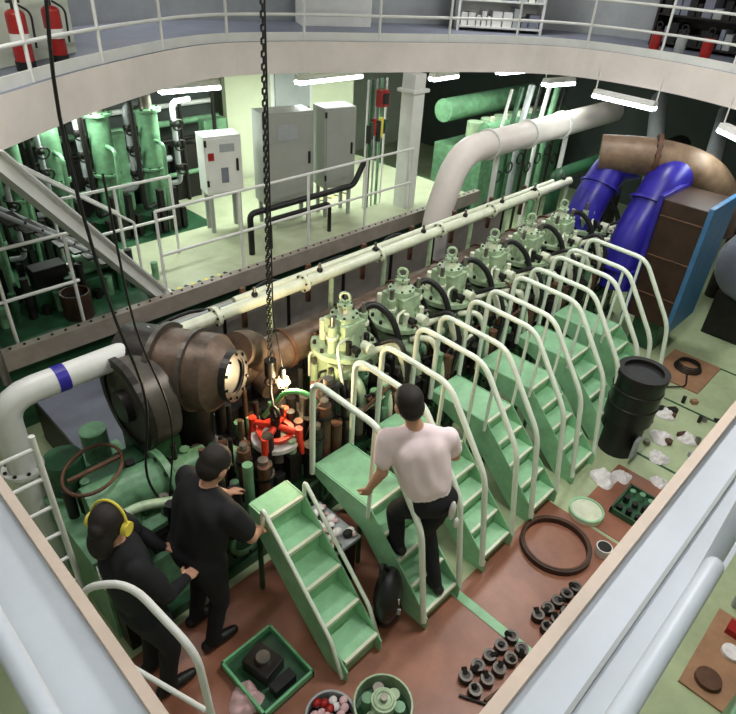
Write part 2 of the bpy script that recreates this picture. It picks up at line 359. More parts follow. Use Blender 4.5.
for k in range(8): b.cyl((2.9+.752*k,3.9,.8),(2.9+.752*k,3.9,1.66),.025,PGREEN,seg=8);b.sph((2.75+.752*k,3.9,1.77),.03,DARK,6);b.cyl((2.75+.752*k,3.9,1.7),(2.75+.752*k,3.9,1.84),.015,STEEL,seg=6)
b.obj("fuel_pipe")
b=B();b.tube([(.66,3.88,0.0),(.66,3.88,1.7),(1.75,3.88,1.7)],.095,WHITE,20,.22);b.ring((1.02,3.88,1.7),(1.1,3.88,1.7),.098,.09,BLUE);b.flange((1.75,3.88,1.7),(1,0,0),.14,WHITE);b.flange((.66,3.88,1.1),(0,0,1),.14,WHITE)
b.obj("cooling_water_pipe")
b=B();b.tube([(2.7,4.15,1.62),(8.2,4.15,1.62)],.035,CREAM,10);b.tube([(2.0,4.5,1.3),(8.2,4.5,1.3)],.045,BEIGE,10);b.tube([(2.2,4.75,1.2),(8.2,4.75,1.2)],.03,LGREY,8)
b.tube(catmull([(2.0+.35*k,5.0+.04*(k%2),1.02+.05*(k%3)) for k in range(18)],4),.02,BLACK,6,0)
b.box((2.0,4.85,.55),(8.2,5.15,1.0),KB)
for k in range(7): b.cyl((2.8+.8*k,4.5,.6),(2.8+.8*k,4.5,1.3),.02,DARK,seg=8);b.sph((2.9+.8*k,4.3,1.5),.06,DARK,6);b.cyl((2.9+.8*k,4.3,1.2),(2.9+.8*k,4.3,1.62),.03,RUST,seg=8)
b.obj("service_pipes")
b=B();b.box((1.2,4.15,0),(8.4,5.45,.5),DARK);b.box((1.2,4.2,.5),(8.4,5.4,.55),GREY);b.obj("side_walkway")
# ---------------- engine
b=B()
b.box((1.05,2.9,0),(8.3,4.0,.62),GREEN);b.box((1.0,2.82,.0),(8.35,4.08,.1),DGREEN)
b.box((1.1,2.95,.62),(8.25,3.95,.78),DARK)
PX=[3.306+.752*i for i in range(-2,7)]
for x in PX:
    b.box((x-.3,2.84,.12),(x+.3,2.9,.56),DGREEN);b.ring((x,2.82,.34),(x,2.86,.34),.17,.13,GREEN)
    for q in range(8):
        an=q*math.pi/4;b.cyl((x+.2*math.cos(an),2.85,.34+.16*math.sin(an)),(x+.2*math.cos(an),2.81,.34+.16*math.sin(an)),.014,DSTEEL,seg=6)
    b.box((x+.33,2.86,.1),(x+.42,2.93,.75),DARK)
    b.cyl((x+.18,2.82,.62),(x+.18,2.82,1.02),.05,RUST);b.cyl((x-.1,2.82,.62),(x-.1,2.82,.95),.06,DARK);b.cyl((x+.05,2.84,.62),(x+.05,2.84,1.1),.04,GREEN);b.box((x-.3,2.84,.62),(x-.18,2.95,.9),DARK)
rs=random.Random(3)
for k in range(280):
    x=rs.uniform(1.6,8.2);y=rs.choice([rs.uniform(2.8,3.05),rs.uniform(3.0,3.7)]);b.cyl((x,y,.76),(x,y,.8+rs.uniform(.05,.34)),rs.uniform(.015,.05),rs.choice([DARK,DARK,RUST,STEEL,BLACK,GREEN,PGREEN]),seg=8)
for k in range(80):
    x=rs.uniform(2.9,8.0);y=rs.uniform(2.8,3.0);z=rs.uniform(.5,1.1);b.tube([(x,y,z),(x+rs.uniform(.1,.4),y-.03,z+rs.uniform(-.1,.2)),(x+rs.uniform(.2,.5),y+.05,z-.2)],rs.uniform(.01,.022),rs.choice([DARK,BLACK,RUST,CREAM,GREEN]),6)
for x in PX[:2]:
    b.ring((x,3.35,.78),(x,3.35,.86),.25,.17,STEEL);b.cyl((x,3.35,.785),(x,3.35,.79),.17,BLACK)
    for q in range(8):
        an=q*math.pi/4+.2;b.cyl((x+.29*math.cos(an),3.35+.29*math.sin(an),.78),(x+.29*math.cos(an),3.35+.29*math.sin(an),1.2),.022,[DSTEEL,RUST][q%2],seg=8);b.cyl((x+.29*math.cos(an),3.35+.29*math.sin(an),.8),(x+.29*math.cos(an),3.35+.29*math.sin(an),.86),.035,DARK,seg=6)
b.tube([(2.35,3.74,1.22),(8.1,3.74,1.22)],.17,INSUL,20)
for x in PX[1:]: b.ring((x+.36,3.74,1.22),(x+.4,3.74,1.22),.19,.16,RUST);b.tube([(x,3.45,1.1),(x,3.72,1.15)],.1,INSUL,12)
b.box((2.2,3.55,.78),(8.1,3.95,.98),DARK)
b.obj("marine_diesel_engine",.006)
b=B();ax=V((.5,-.86,.05)).normalized();c=V((2.08,3.24,1.58))
b.cyl(c-ax*.6,c-ax*.16,.3,INSUL,seg=32);b.cyl(c-ax*.16,c-ax*.05,.3,INSUL,r2=.19,seg=32);b.ring(c-ax*.08,c,.2,.14,DSTEEL,32);b.ring(c-ax*.075,c-ax*.01,.142,.13,DARK,32);b.cyl(c-ax*.05,c-ax*.03,.135,BLACK)
b.ring(c-ax*.34,c-ax*.31,.325,.28,DRUM,32);b.ring(c-ax*.6,c-ax*.56,.34,.28,DRUM,32)
b.cyl(c-ax*.6,c-ax*.9,.3,DSTEEL,seg=32)
for q in range(10):
    an=q*math.pi/5;t=ax.orthogonal().normalized();u=ax.cross(t);p=c+(t*math.cos(an)+u*math.sin(an))*.175;b.cyl(p-ax*.02,p+ax*.015,.012,DSTEEL,seg=6)
b.cyl(c-ax*.4-V((0,0,.3)),V(((c-ax*.4).x,(c-ax*.4).y,.78)),.14,DARK);b.tube([c+V((.2,.3,0)),c+V((.4,.4,-.1)),c+V((.55,.46,-.35))],.15,INSUL,18,.15)
b.obj("turbine_casing")
b=B();c=V((1.40,3.68,1.4));b.cyl(c,c+V((.24,0,0)),.36,DRUM,seg=36);b.ring(c-V((.02,0,0)),c+V((.03,0,0)),.38,.31,DSTEEL,36);b.cyl(c-V((.06,0,0)),c,.13,DSTEEL);b.box((1.42,3.45,.78),(1.66,3.95,1.1),DGREEN)
b.obj("end_cover_drum")
def head(x,k):
    b=B();y=3.35;rr=random.Random(k)
    b.cyl((x,y,.78),(x,y,.92),.31,GREEN,seg=24);b.box((x-.22,y-.24,.9),(x+.22,y+.24,1.2),PGREEN);b.cyl((x,y,1.18),(x,y,1.27),.2,DARK,r2=.25,seg=20)
    for q in range(8):
        an=q*math.pi/4+.39;px,py=x+.28*math.cos(an),y+.28*math.sin(an);b.cyl((px,py,.92),(px,py,1.14),.034,PGREEN,seg=8);b.cyl((px,py,1.14),(px,py,1.2),.02,STEEL,seg=6)
    b.ring((x,y,1.27),(x,y,1.32),.30,.17,PGREEN)
    for q in range(10):
        an=q*math.pi/5;b.cyl((x+.265*math.cos(an),y+.265*math.sin(an),1.32),(x+.265*math.cos(an),y+.265*math.sin(an),1.35),.018,DSTEEL,seg=6)
    b.cyl((x,y,1.25),(x,y,1.6),.165,PGREEN,r2=.13);b.box((x-.12,y-.14,1.42),(x+.12,y+.14,1.57),PGREEN)
    for s_ in (-1,1):
        b.cyl((x+.19*s_,y-.05,1.3),(x+.19*s_,y-.05,1.58),.04,PGREEN,seg=12);b.cyl((x+.19*s_,y-.05,1.58),(x+.19*s_,y-.05,1.68),.022,STEEL,seg=8);b.cyl((x+.19*s_,y-.05,1.46),(x+.19*s_,y-.05,1.49),.055,CREAM,seg=12)
        b.cyl((x+.1*s_,y+.17,1.3),(x+.1*s_,y+.17,1.52),.035,CREAM,seg=10);b.cyl((x+.11*s_,y-.18,1.3),(x+.11*s_,y-.18,1.45),.028,[DARK,CREAM][k%2],seg=10)
        b.tube([(x+.2*s_,y-.24,1.1),(x+.26*s_,y-.34,1.12),(x+.26*s_,y-.36,.8)],.022,[CREAM,DARK][(k+s_)%2],8,.05)
    b.flange((x,y,1.6),(0,0,1),.13,PGREEN,.04,8);b.cyl((x,y,1.6),(x,y,1.7),.065,CREAM,r2=.05);b.flange((x,y,1.71),(0,0,1),.07,PGREEN,.025,4);b.tor((x,y,1.78),(1,.6,0),.045,.014,PGREEN,14)
    b.tube([(x-.12,y-.15,1.12),(x-.14,y-.36,1.12),(x-.14,y-.42,.9)],.045,PGREEN,10);b.sph((x+.05,y-.26,1.02),.07,GREEN,7);b.flange((x-.02,y-.26,1.1),(0,1,0),.07,GREEN,.03,6)
    b.cyl((x+.05,y-.2,1.36),(x+.05,y-.3,1.36),.05,CREAM,seg=12);b.cyl((x-.08,y-.2,1.38),(x-.08,y-.27,1.38),.035,DARK,seg=10)
    b.tube([(x+.1,y-.25,1.28),(x+.28,y-.38,1.42),(x+.33,y-.52,1.05),(x+.33,y-.54,.8)],.034,CREAM,10,.12)
    b.tube([(x-.1,y-.25,1.2),(x+.02,y-.42,1.25),(x+.08,y-.54,.95),(x+.08,y-.55,.75)],.03,CREAM,10,.12)
    b.tube([(x+.1,y+.0,1.52),(x+.33,y-.02,1.64),(x+.43,y-.2,1.5),(x+.46,y-.4,1.0)],.032,BLACK,8,.16)
    b.tube([(x+.05,y+.1,1.4),(x+.35,y+.12,1.5),(x+.45,y+.0,1.2),(x+.44,y-.1,.85)],.024,DARK,8,.14)
    b.tube([(x+.12,y-.2,1.3),(x+.25,y-.45,1.5),(x+.22,y-.62,1.2),(x+.2,y-.55,.7)],.024,BLACK,8,.16)
    b.tube([(x-.05,y-.12,1.45),(x-.28,y-.2,1.5),(x-.32,y-.35,1.1)],.014,CREAM,8,.1)
    for q in range(9):
        an=rr.uniform(0,6.28);z=rr.uniform(1.0,1.35);p=V((x+.2*math.cos(an),y+.2*math.sin(an),z));e=p+V((.14*math.cos(an),.14*math.sin(an)-.04,rr.uniform(-.1,.12)));b.tube([p,e,e-V((0,0,.25))],rr.uniform(.008,.016),rr.choice([STEEL,CREAM,DARK,RUST]),6,.05)
    for q in range(3):
        b.cyl((x+.38,y-.25+.2*q,.78),(x+.38,y-.25+.2*q,1.1+.08*q),.045,rr.choice([DARK,RUST,GREEN]),seg=10);b.sph((x+.38,y-.25+.2*q,1.1+.08*q),.05,rr.choice([DARK,PGREEN]),6)
    b.obj("cylinder_head",.004)
for k in range(7): head(3.306+.752*k,k)
def stairs(xc,k):
    b=B();w=.19;n=4
    if k==0: y0,dy,dz,lw,w=1.62,.205,.195,.18,.16
    else: y0,dy,dz,lw=1.50,.155,.16,.62
    zt=(n+1)*dz;ytop=y0+n*dy
    for i in range(n+1):
        y=y0+i*dy;z=(i+1)*dz;dd=dy if i<n else lw
        b.box((xc-w,y-.02,z-.025),(xc+w,y+dd+.005,z),SGREEN);b.box((xc-w,y,z-dz+.001),(xc+w,y+.014,z-.02),SGREEN)
        b.box((xc-w,y-.03,z-.03),(xc+w,y-.005,z+.003),CREAM)
    for s_ in (-1,1):
        x=xc+s_*(w+.01)
        P=[V((x,y0-.06,0)),V((x,y0+.14,0)),V((x,ytop+.05,zt-.28)),V((x,ytop+lw,zt-.09)),V((x,ytop+lw,zt)),V((x,ytop-.03,zt)),V((x,y0-.06,.13))]
        t=V((.007,0,0));vs=[p-t for p in P]+[p+t for p in P];m=len(P)
        b.add(vs,[tuple(range(m)),tuple(range(m,2*m))]+[(i,(i+1)%m,(i+1)%m+m,i+m) for i in range(m)],SGREEN)
        x+=s_*.02
        if k==0: b.tube([(x,ytop,zt-.1),(x,ytop,zt+.12),(x,y0+.1,.36),(x,y0-.03,.05)],.016,RAILW,8,.06)
        else:
            b.tube([(x,2.74,zt-.08),(x,2.74,1.66),(x,2.05,1.64),(x,1.60,1.0),(x,1.46,.1)],.024,RAILW,10,.12)
            b.tube([(x,2.1,zt-.08),(x,2.1,1.63)],.016,RAILW,8)
    if k:
        for yy in (ytop+.1,ytop+lw-.06): b.box((xc-.17,yy,0),(xc-.14,yy+.03,zt-.03),DGREEN);b.box((xc+.14,yy,0),(xc+.17,yy+.03,zt-.03),DGREEN)
    else:
        for xx in (xc-.15,xc+.12): b.box((xx,ytop+.12,0),(xx+.03,ytop+.15,zt-.03),DGREEN)
    b.obj("engine_access_stairs",.003)
for k in range(7): stairs(1.87+.752*k,k)

# ---------------- blue ducts etc at far end
b=B();b.tube([(7.75,3.4,.9),(7.8,3.4,1.55),(8.2,3.35,2.05),(8.35,3.1,2.15)],.23,BLUE,22,.3);b.flange((7.77,3.4,1.1),(0,0,1),.3,BLUE);b.flange((8.02,3.37,1.8),(.5,0,.75),.27,BLUE);b.obj("charge_air_duct")
b=B();b.tube([(7.75,2.7,.7),(7.8,2.7,1.3),(8.3,2.65,2.05),(8.5,2.6,2.1)],.25,BLUE,22,.3);b.flange((7.77,2.7,1.0),(0,0,1),.31,BLUE);b.flange((8.1,2.67,1.75),(.5,0,.85),.3,BLUE);b.obj("charge_air_duct")
b=B();b.tube([(8.05,3.5,2.2),(8.35,2.9,2.25),(8.65,2.35,2.15),(9.1,2.1,1.7),(9.2,2.1,1.3)],.24,mat("duct_tan",(120,98,78),.5,.2,.4,5),22,.3);b.flange((8.35,2.9,2.25),(.4,-.8,0),.28,RUST,.05,12);b.obj("exhaust_duct")
b=B();b.box((7.6,1.85,.45),(8.4,2.4,2.0),DBROWN);b.box((7.56,1.8,.4),(8.42,1.86,2.05),LBLUE);b.box((7.56,2.38,.4),(8.42,2.44,2.05),BLUE)
for z in (.8,1.3,1.8): b.box((7.585,1.86,z),(7.6,2.38,z+.02),RUST)
b.box((7.7,1.95,0),(8.3,2.3,.45),DGREEN);b.obj("air_cooler_casing",.008)
b=B();c=V((9.2,1.35,1.1));b.cyl(c-V((.4,0,0)),c+V((.6,0,0)),.5,GREY,seg=30);b.sph(c-V((.4,0,0)),.5,GREY,14,(.4,1,1));b.ring(c-V((.1,0,0)),c-V((.04,0,0)),.53,.49,LGREY,30);b.ring(c-V((.4,0,0)),c-V((.35,0,0)),.52,.49,LGREY,30);b.box((8.8,1.0,0),(9.7,1.7,.65),DARK)
b.tube([c+V((0,0,.4)),c+V((0,0,1.0)),c+V((.6,-.4,1.2))],.2,DRUM,16)
b.obj("air_receiver_tank")
b=B()
for k in range(6):
    b.tube([(10.1,-.5+.5*k,0),(10.1,-.5+.5*k,1.8+.15*k),(11.,.2+.5*k,2.5)],.07+.02*(k%3),[LGREY,DARK,LBLUE,GREY,LGREY,DARK][k],12)
b.obj("far_pipework")
b=B();b.box((8.35,.5,0),(8.85,.85,.45),WHITE);b.cyl((8.5,.68,.45),(8.5,.68,.57),.1,LGREY);b.cyl((8.75,.68,.45),(8.75,.68,.57),.1,LGREY);b.obj("portable_pump",.02)
b=B();b.box((7.2,1.15,0),(8.0,1.75,.02),WOOD);b.obj("wooden_board")
b=B()
for k in range(4): b.tor((7.65,1.45,.04+.02*k),(0,0,1),.16-.01*k,.01,DSTEEL,24)
b.tube([(7.5,1.4,.035),(7.2,1.3,.035),(7.0,1.5,.015)],.01,DSTEEL,6);b.obj("cable_coil")
b=B();p=V((5.55,1.4,0));b.cyl(p,p+V((0,0,.42)),.2,BLACK,seg=26);b.cyl(p+V((0,0,.42)),p+V((0,0,.95)),.24,mat("drum_dark_green",(26,34,30),.35,.2,.3,6),seg=28);b.ring(p+V((0,0,.95)),p+V((0,0,1.0)),.25,.19,DARK)
for z in (.62,.8): b.tor(p+V((0,0,z)),(0,0,1),.24,.01,DSTEEL,28)
b.cyl(p+V((0,0,.95)),p+V((0,0,.96)),.2,BLACK);b.box((5.35,1.17,.1),(5.47,1.2,.32),LGREY);b.obj("piston_on_stand")

# ---------------- floor items
b=B();b.ring((3.86,1.16,.006),(3.86,1.16,.06),.31,.27,DBROWN,36);b.ring((3.86,1.16,.06),(3.86,1.16,.065),.29,.275,RUST,36);b.obj("sealing_ring")
b=B();b.cyl((4.42,1.16,.006),(4.42,1.16,.05),.16,CREAM,seg=28);b.ring((4.42,1.16,.05),(4.42,1.16,.06),.16,.14,SGREEN);b.obj("drain_pan")
b=B();b.box((4.6,.72,.006),(5.05,1.02,.03),DGREEN)
for q in range(9): b.cyl((4.68+.14*(q%3),.78+.09*(q//3),.03),(4.68+.14*(q%3),.78+.09*(q//3),.08+.02*(q%2)),.03,[DARK,DSTEEL,GREEN][q%3],seg=10)
for q in ((4.6,.72,4.62,1.02),(5.03,.72,5.05,1.02),(4.6,.72,5.05,.74),(4.6,1.0,5.05,1.02)): b.box((q[0],q[1],.03),(q[2],q[3],.07),DGREEN)
b.obj("parts_tray")
def rag(c,r,m,name="cloth_rag",seed=0,hh=.9):
    rnd=random.Random(seed);b=B();n=12;vs=[];fs=[];ph=[rnd.uniform(0,6) for _ in range(8)]
    for i in range(n+1):
        for j in range(n+1):
            u=i/n*2-1;v=j/n*2-1
            e=max(abs(u),abs(v));s_=1-.25*e*(u*u*v*v)+.12*math.sin(3*math.atan2(v,u)+ph[4])
            zz=r*hh*(1-e**2.2)*(.65+.35*math.sin(4*u+ph[0]+2*v)*math.cos(5*v+ph[1]))+.012*math.sin(9*u+ph[5])*math.sin(8*v+ph[6])
            vs.append((c[0]+r*u*s_,c[1]+r*v*s_,c[2]+max(.004,zz)))
    for i in range(n):
        for j in range(n): fs.append((i*(n+1)+j,(i+1)*(n+1)+j,(i+1)*(n+1)+j+1,i*(n+1)+j+1))
    b.add(vs,fs,m,True);o=b.obj(name);md=o.modifiers.new("s",'SUBSURF');md.levels=md.render_levels=1
    return o
for i,(c,r,m) in enumerate([((4.98,1.26,.0),.13,RAG),((5.14,1.14,.006),.09,RAG),((5.7,1.0,0),.1,RAG),((6.05,1.12,0),.12,RAG),((6.25,.9,0),.1,RAG),((1.12,1.95,.006),.12,PRAG),((6.5,1.25,0),.1,RAG),((5.35,.85,.0),.08,RAG)]): rag(c,r,m,seed=i)
b=B();rr=random.Random(5)
for q in range(16):
    x=rr.uniform(5.8,7.0);y=rr.uniform(.75,1.35);k=rr.random()
    if k<.5: b.cyl((x,y,.0),(x,y,rr.uniform(.03,.1)),rr.uniform(.02,.045),rr.choice([DARK,STEEL,RUST,DSTEEL]),seg=10)
    else: b.box((x,y,0),(x+rr.uniform(.04,.12),y+rr.uniform(.03,.08),rr.uniform(.02,.06)),rr.choice([DARK,LGREY,RUST,WOOD]),rr.uniform(0,3))
b.obj("scattered_spare_parts")
b=B();b.cyl((4.1,.83,.006),(4.1,.83,.1),.06,WHITE,r2=.07);b.cyl((4.1,.83,.1),(4.1,.83,.101),.06,DARK);b.obj("paint_cup")
def valverow(P0,P1,n,name):
    b=B();P0=V(P0);P1=V(P1);d=(P1-P0).normalized();s_=V((-d.y,d.x,0));r_=random.Random(n)
    for i in range(n):
        c=P0.lerp(P1,i/(n-1))
        for q in (-.055,.055):
            p=c+s_*q+d*(.02 if q>0 else 0);b.cyl(p,p+V((0,0,.055)),.05,DSTEEL,seg=14);b.ring(p+V((0,0,.055)),p+V((0,0,.062)),.05,.03,DRUM,14)
            e=p+V((r_.uniform(-.05,.05),r_.uniform(-.05,.05),.07));b.cyl(p+V((0,0,.03)),e,.022,DARK,seg=8)
    b.obj(name)
valverow((2.3,.94,.006),(2.8,.88,.006),5,"fuel_valve_set");valverow((3.1,.84,.006),(3.55,.76,.006),5,"fuel_valve_set")
b=B();b.tube(catmull([(2.0,.95,.02),(2.15,.7,.02),(2.45,.65,.02),(2.6,.72,.02),(2.3,.8,.02)],5),.014,RUST,6,0);b.tube(catmull([(1.95,.8,.02),(2.1,.6,.02),(2.3,.7,.02),(2.2,.95,.02)],5),.012,DSTEEL,6,0);b.obj("wire_sling")
b=B();c=(1.72,1.24,.006);b.ring(c,(c[0],c[1],.16),.2,.188,PGREEN,30);b.cyl(c,(c[0],c[1],.03),.185,DGREEN)
for q in range(6):
    a=q*1.05;b.cyl((c[0]+.11*math.cos(a),c[1]+.11*math.sin(a),.03),(c[0]+.11*math.cos(a),c[1]+.11*math.sin(a),.13+.02*(q%3)),.04,[PGREEN,STEEL,GREEN][q%3],seg=12)
b.cyl((c[0],c[1],.03),(c[0],c[1],.2),.085,PGREEN);b.tor((c[0],c[1],.2),(0,0,1),.06,.012,PGREEN);b.cyl((c[0],c[1],.2),(c[0],c[1],.24),.025,STEEL);b.obj("parts_tub")
b=B();c=(1.42,1.43,.006);b.ring(c,(c[0],c[1],.14),.17,.155,LGREY,30);b.cyl(c,(c[0],c[1],.05),.16,DARK)
for q in range(22):
    a=q*2.4;r=.028*math.sqrt(q)*1.05;b.sph((c[0]+r*math.cos(a),c[1]+r*math.sin(a),.1+.025*(q%2)),.034,[RAG,PRAG,PRAG,DRED][q%4],6,(1,.8,.7))
b.obj("rag_bucket")
b=B();b.box((1.12,1.75,.006),(1.56,2.25,.03),DGREEN)
for lo,hi in (((1.12,1.75),(1.14,2.25)),((1.54,1.75),(1.56,2.25)),((1.12,1.75),(1.56,1.77)),((1.12,2.23),(1.56,2.25))): b.box(lo+(.03,),hi+(.09,),TRAYG)
b.box((1.24,1.92,.03),(1.42,2.15,.15),DSTEEL,.2);b.box((1.26,1.8,.03),(1.44,1.88,.12),BLACK);b.cyl((1.33,2.03,.15),(1.33,2.03,.19),.05,STEEL);b.obj("oil_tray",.003)
b=B();M=Matrix.Rotation(.6,3,'Z');b.sph((2.24,1.7,.34),.18,BLACK,14,(1.0,.6,1.35),M);b.sph((2.25,1.7,.125),.12,BLACK,10,(1.1,.8,.95));b.tube([(2.17,1.72,.52),(2.22,1.78,.66),(2.29,1.74,.52)],.018,BLACK,8);b.box((2.17,1.57,.28),(2.23,1.582,.34),LGREY,-.9);b.box((2.2,1.575,.38),(2.22,1.585,.44),RAG,-.9);b.obj("tool_bag")
b=B();b.box((2.1,2.15,0),(2.34,2.6,.5),DARK);b.box((2.09,2.12,.5),(2.36,2.6,.53),LGREY)
for q in range(36): b.sph((2.11+.24*random.random(),2.13+.44*random.random(),.55),random.uniform(.02,.05),[RAG,PRAG,DARK,RAG,PRAG][q%5],5,(1,.8,.6))
b.obj("workbench_with_rags")
b=B();c=V((2.28,3.05,.98));b.cyl(c-V((0,0,.18)),c,.13,STEEL);b.ring(c-V((0,0,.02)),c+V((0,0,.02)),.2,.12,RAG)
for q in range(4):
    a=q*math.pi/2+.5;d=V((math.cos(a),math.sin(a),0));b.tube([c+V((0,0,.12)),c+d*.2+V((0,0,.1)),c+d*.23-V((0,0,.1))],.026,RED,8,.05);b.cyl(c+d*.2+V((0,0,.02)),c+d*.2+V((0,0,.15)),.032,RED)
b.ring(c+V((0,0,.05)),c+V((0,0,.08)),.15,.11,RED);b.cyl(c,c+V((0,0,.2)),.04,DSTEEL);b.tor(c+V((0,0,.25)),(1,0,0),.05,.015,DSTEEL);b.obj("piston_lifting_tool")
b=B()
b.box((.72,2.95,0),(1.05,4.1,.75),GREEN);b.box((.7,3.0,.75),(1.4,4.05,.82),GREEN)
b.cyl((.85,3.35,.95),(1.4,3.3,.95),.16,GREEN);b.flange((1.4,3.3,.95),(1,0,0),.22,GREEN,.05);b.cyl((1.4,3.3,.95),(1.75,3.25,.95),.11,GREEN)
b.tube([(1.75,3.2,.95),(1.95,3.1,.95),(1.95,3.0,.6)],.09,GREEN,14);b.cyl((.9,3.8,.82),(.9,3.8,1.1),.14,DGREEN);b.box((.95,3.5,.82),(1.4,3.7,1.0),DGREEN)
b.cyl((1.2,3.95,.82),(1.2,3.95,1.1),.1,GREEN);b.sph((1.75,3.12,1.05),.08,RAG,8)
for q in range(44):
    x=random.uniform(.75,1.8);y=random.uniform(2.92,3.6);b.cyl((x,y,.8),(x,y,.85+random.uniform(.03,.25)),random.uniform(.02,.05),random.choice([DGREEN,GREEN,DARK,STEEL,BLACK]),seg=8)
b.tube([(.8,3.1,.82),(.8,3.1,1.0),(1.1,3.05,1.05),(1.5,2.98,.9)],.035,PGREEN,10);b.obj("engine_driven_pump",.006)
b=B();b.tor((1.0,3.5,1.14),(0,0,1),.19,.014,RUST,28,6,1.35);b.box((.82,3.48,1.13),(1.2,3.51,1.15),RUST);b.obj("gasket_frame")
b=B();b.ring((.86,2.86,.75),(.86,2.86,1.2),.12,.1,DSTEEL);b.cyl((.86,2.86,.75),(.86,2.86,1.15),.1,BLACK);b.box((.74,2.8,0),(.98,2.95,.75),DARK);b.obj("filter_housing")
b=B()
b.tube([(2.5,2.95,.8),(2.55,2.85,1.25),(2.9,2.95,1.3),(3.0,3.0,.9)],.025,BLACK,8,.12)
b.tube([(2.35,3.3,1.0),(2.45,3.1,1.35),(2.6,2.95,1.3),(2.65,2.9,.9)],.022,DGL,8,.12)
for x,y,z1,r,m in ((2.62,2.85,1.25,.06,RUST),(2.75,2.95,1.35,.07,DARK),(2.85,3.1,1.2,.09,RUST),(2.5,2.8,1.1,.05,DSTEEL),(1.9,2.95,1.15,.05,RUST),(2.0,2.85,1.0,.07,DARK),(2.9,2.85,1.1,.05,STEEL)):
    b.cyl((x,y,.6),(x,y,z1),r,m,seg=14);b.cyl((x,y,z1),(x,y,z1+.05),r*.6,STEEL,seg=10);b.ring((x,y,z1-.12),(x,y,z1-.09),r*1.25,r,DARK)
b.obj("engine_top_fittings")

def chain(P,Q,b,r=.012,L=.045,m=DARK):
    P=V(P);Q=V(Q);n=int((P-Q).length/(L*.78));d=(Q-P).normalized();t=d.orthogonal().normalized();u=d.cross(t)
    for i in range(n):
        c=P.lerp(Q,i/n);ax=t if i%2 else u;o=d.cross(ax)
        for s_ in (-1,1): b.tube([c+o*s_*r-d*L*.35,c+o*s_*r+d*L*.35],r*.38,m,4,0)
        for s_ in (-1,1): b.tube([c-o*r+d*s_*L*.35,c+d*s_*L*.5,c+o*r+d*s_*L*.35],r*.38,m,4,0)
b=B();chain((2.56,3.34,5.4),(2.49,3.36,1.45),b);chain((2.52,3.29,5.4),(2.45,3.32,1.5),b)
b.cyl((2.47,3.34,1.35),(2.47,3.34,1.5),.05,DSTEEL);b.tor((2.47,3.34,1.28),(1,1,0),.045,.014,DSTEEL);b.tube([(2.47,3.34,1.35),(2.36,3.2,1.3),(2.28,3.05,1.2)],.012,DARK,6,.02);b.box((2.46,3.24,5.4),(2.62,3.4,ZC-.005),DSTEEL);b.obj("chain_hoist")
b=B();p=V((2.5,3.22,1.33));b.sph(p,.042,BULB,8);b.cyl(p+V((0,0,.03)),p+V((0,0,.14)),.025,BLACK);b.tor(p,(0,0,1),.06,.004,STEEL);b.tor(p,(1,0,0),.06,.004,STEEL);b.tor(p,(0,1,0),.06,.004,STEEL);b.tube([p+V((0,0,.14)),p+V((-.03,.06,.6)),p+V((-.0,.04,4.2))],.006,BLACK,5,.05);b.obj("inspection_lamp")
L=bpy.data.lights.new("lamp_glow",'POINT');L.energy=30;L.color=(1,.76,.45);L.shadow_soft_size=.04;o=bpy.data.objects.new("inspection_lamp_light",L);o.location=(2.52,3.12,1.4);bpy.context.collection.objects.link(o)
b=B();b.tube(catmull([(1.2,3.05,5.6),(1.22,3.0,4.6),(1.15,3.1,3.6),(1.2,3.1,2.6),(1.28,3.05,1.9),(1.22,3.12,1.2),(1.3,3.0,.85)],6),.009,BLACK,6,0);b.tube(catmull([(1.3,3.1,3.3),(1.32,3.1,2.4),(1.4,3.0,1.7),(1.34,3.1,.9)],6),.007,BLACK,6,0);b.obj("hanging_cable")

# ---------------- near edge beams and rails
BLW=mat("bluish_white",(200,206,216),.45,0,.08,3)
b=B();b.box((.18,.0,2.9),(6.5,.2,3.04),BLW);b.box((.18,.2,2.88),(6.5,.23,3.07),BEIGE);b.box((.18,.08,2.6),(6.5,.1,2.9),LGREY);b.box((.18,.1,3.04),(6.5,.11,3.055),LGREY);b.obj("opening_edge_girder")
b=B();b.box((.04,.235,2.9),(.18,4.4,3.04),BLW);b.box((.18,.235,2.88),(.205,4.4,3.07),BEIGE);b.box((.1,.235,2.6),(.12,4.4,2.9),LGREY);b.obj("opening_edge_girder")
b=B();b.tube([(.3,.02,3.04),(.3,.02,3.34),(1.12,.02,3.34),(1.12,.02,3.05)],.02,BLW,12,.05);b.tube([(1.3,.03,3.05),(1.3,.03,3.45),(4.5,.03,3.45)],.02,BLW,12,.05)
for x in (2.6,4.0): b.cyl((x,.03,3.04),(x,.03,3.45),.018,BLW,seg=10)
b.obj("edge_handrail")
b=B();b.tube([(.03,.4,3.2),(.03,3.0,3.2)],.022,BLW,12);b.cyl((.06,2.4,3.02),(.03,2.4,3.2),.02,BLW);b.cyl((.06,.6,3.02),(.03,.6,3.2),.02,BLW);b.obj("edge_handrail")
b=B()
for x in (.34,.60): b.tube([(x,3.02,.0),(x,3.02,2.0)],.018,WHITE,8)
for k in range(8): b.cyl((.34,3.02,.3+.23*k),(.60,3.02,.3+.23*k),.013,WHITE,seg=8)
b.obj("access_ladder")
b=B();b.tube([(.40,2.25,0),(.40,2.05,1.85),(.55,1.85,1.95),(.62,1.45,1.8),(.66,1.4,.0)],.018,WHITE,10,.12);b.tube([(.42,2.05,1.3),(.62,1.46,1.3)],.014,WHITE,8);b.tube([(.42,2.1,.8),(.63,1.44,.8)],.014,WHITE,8)
b.box((.5,1.35,.0),(.9,1.6,.5),GREEN);b.obj("guard_rail")
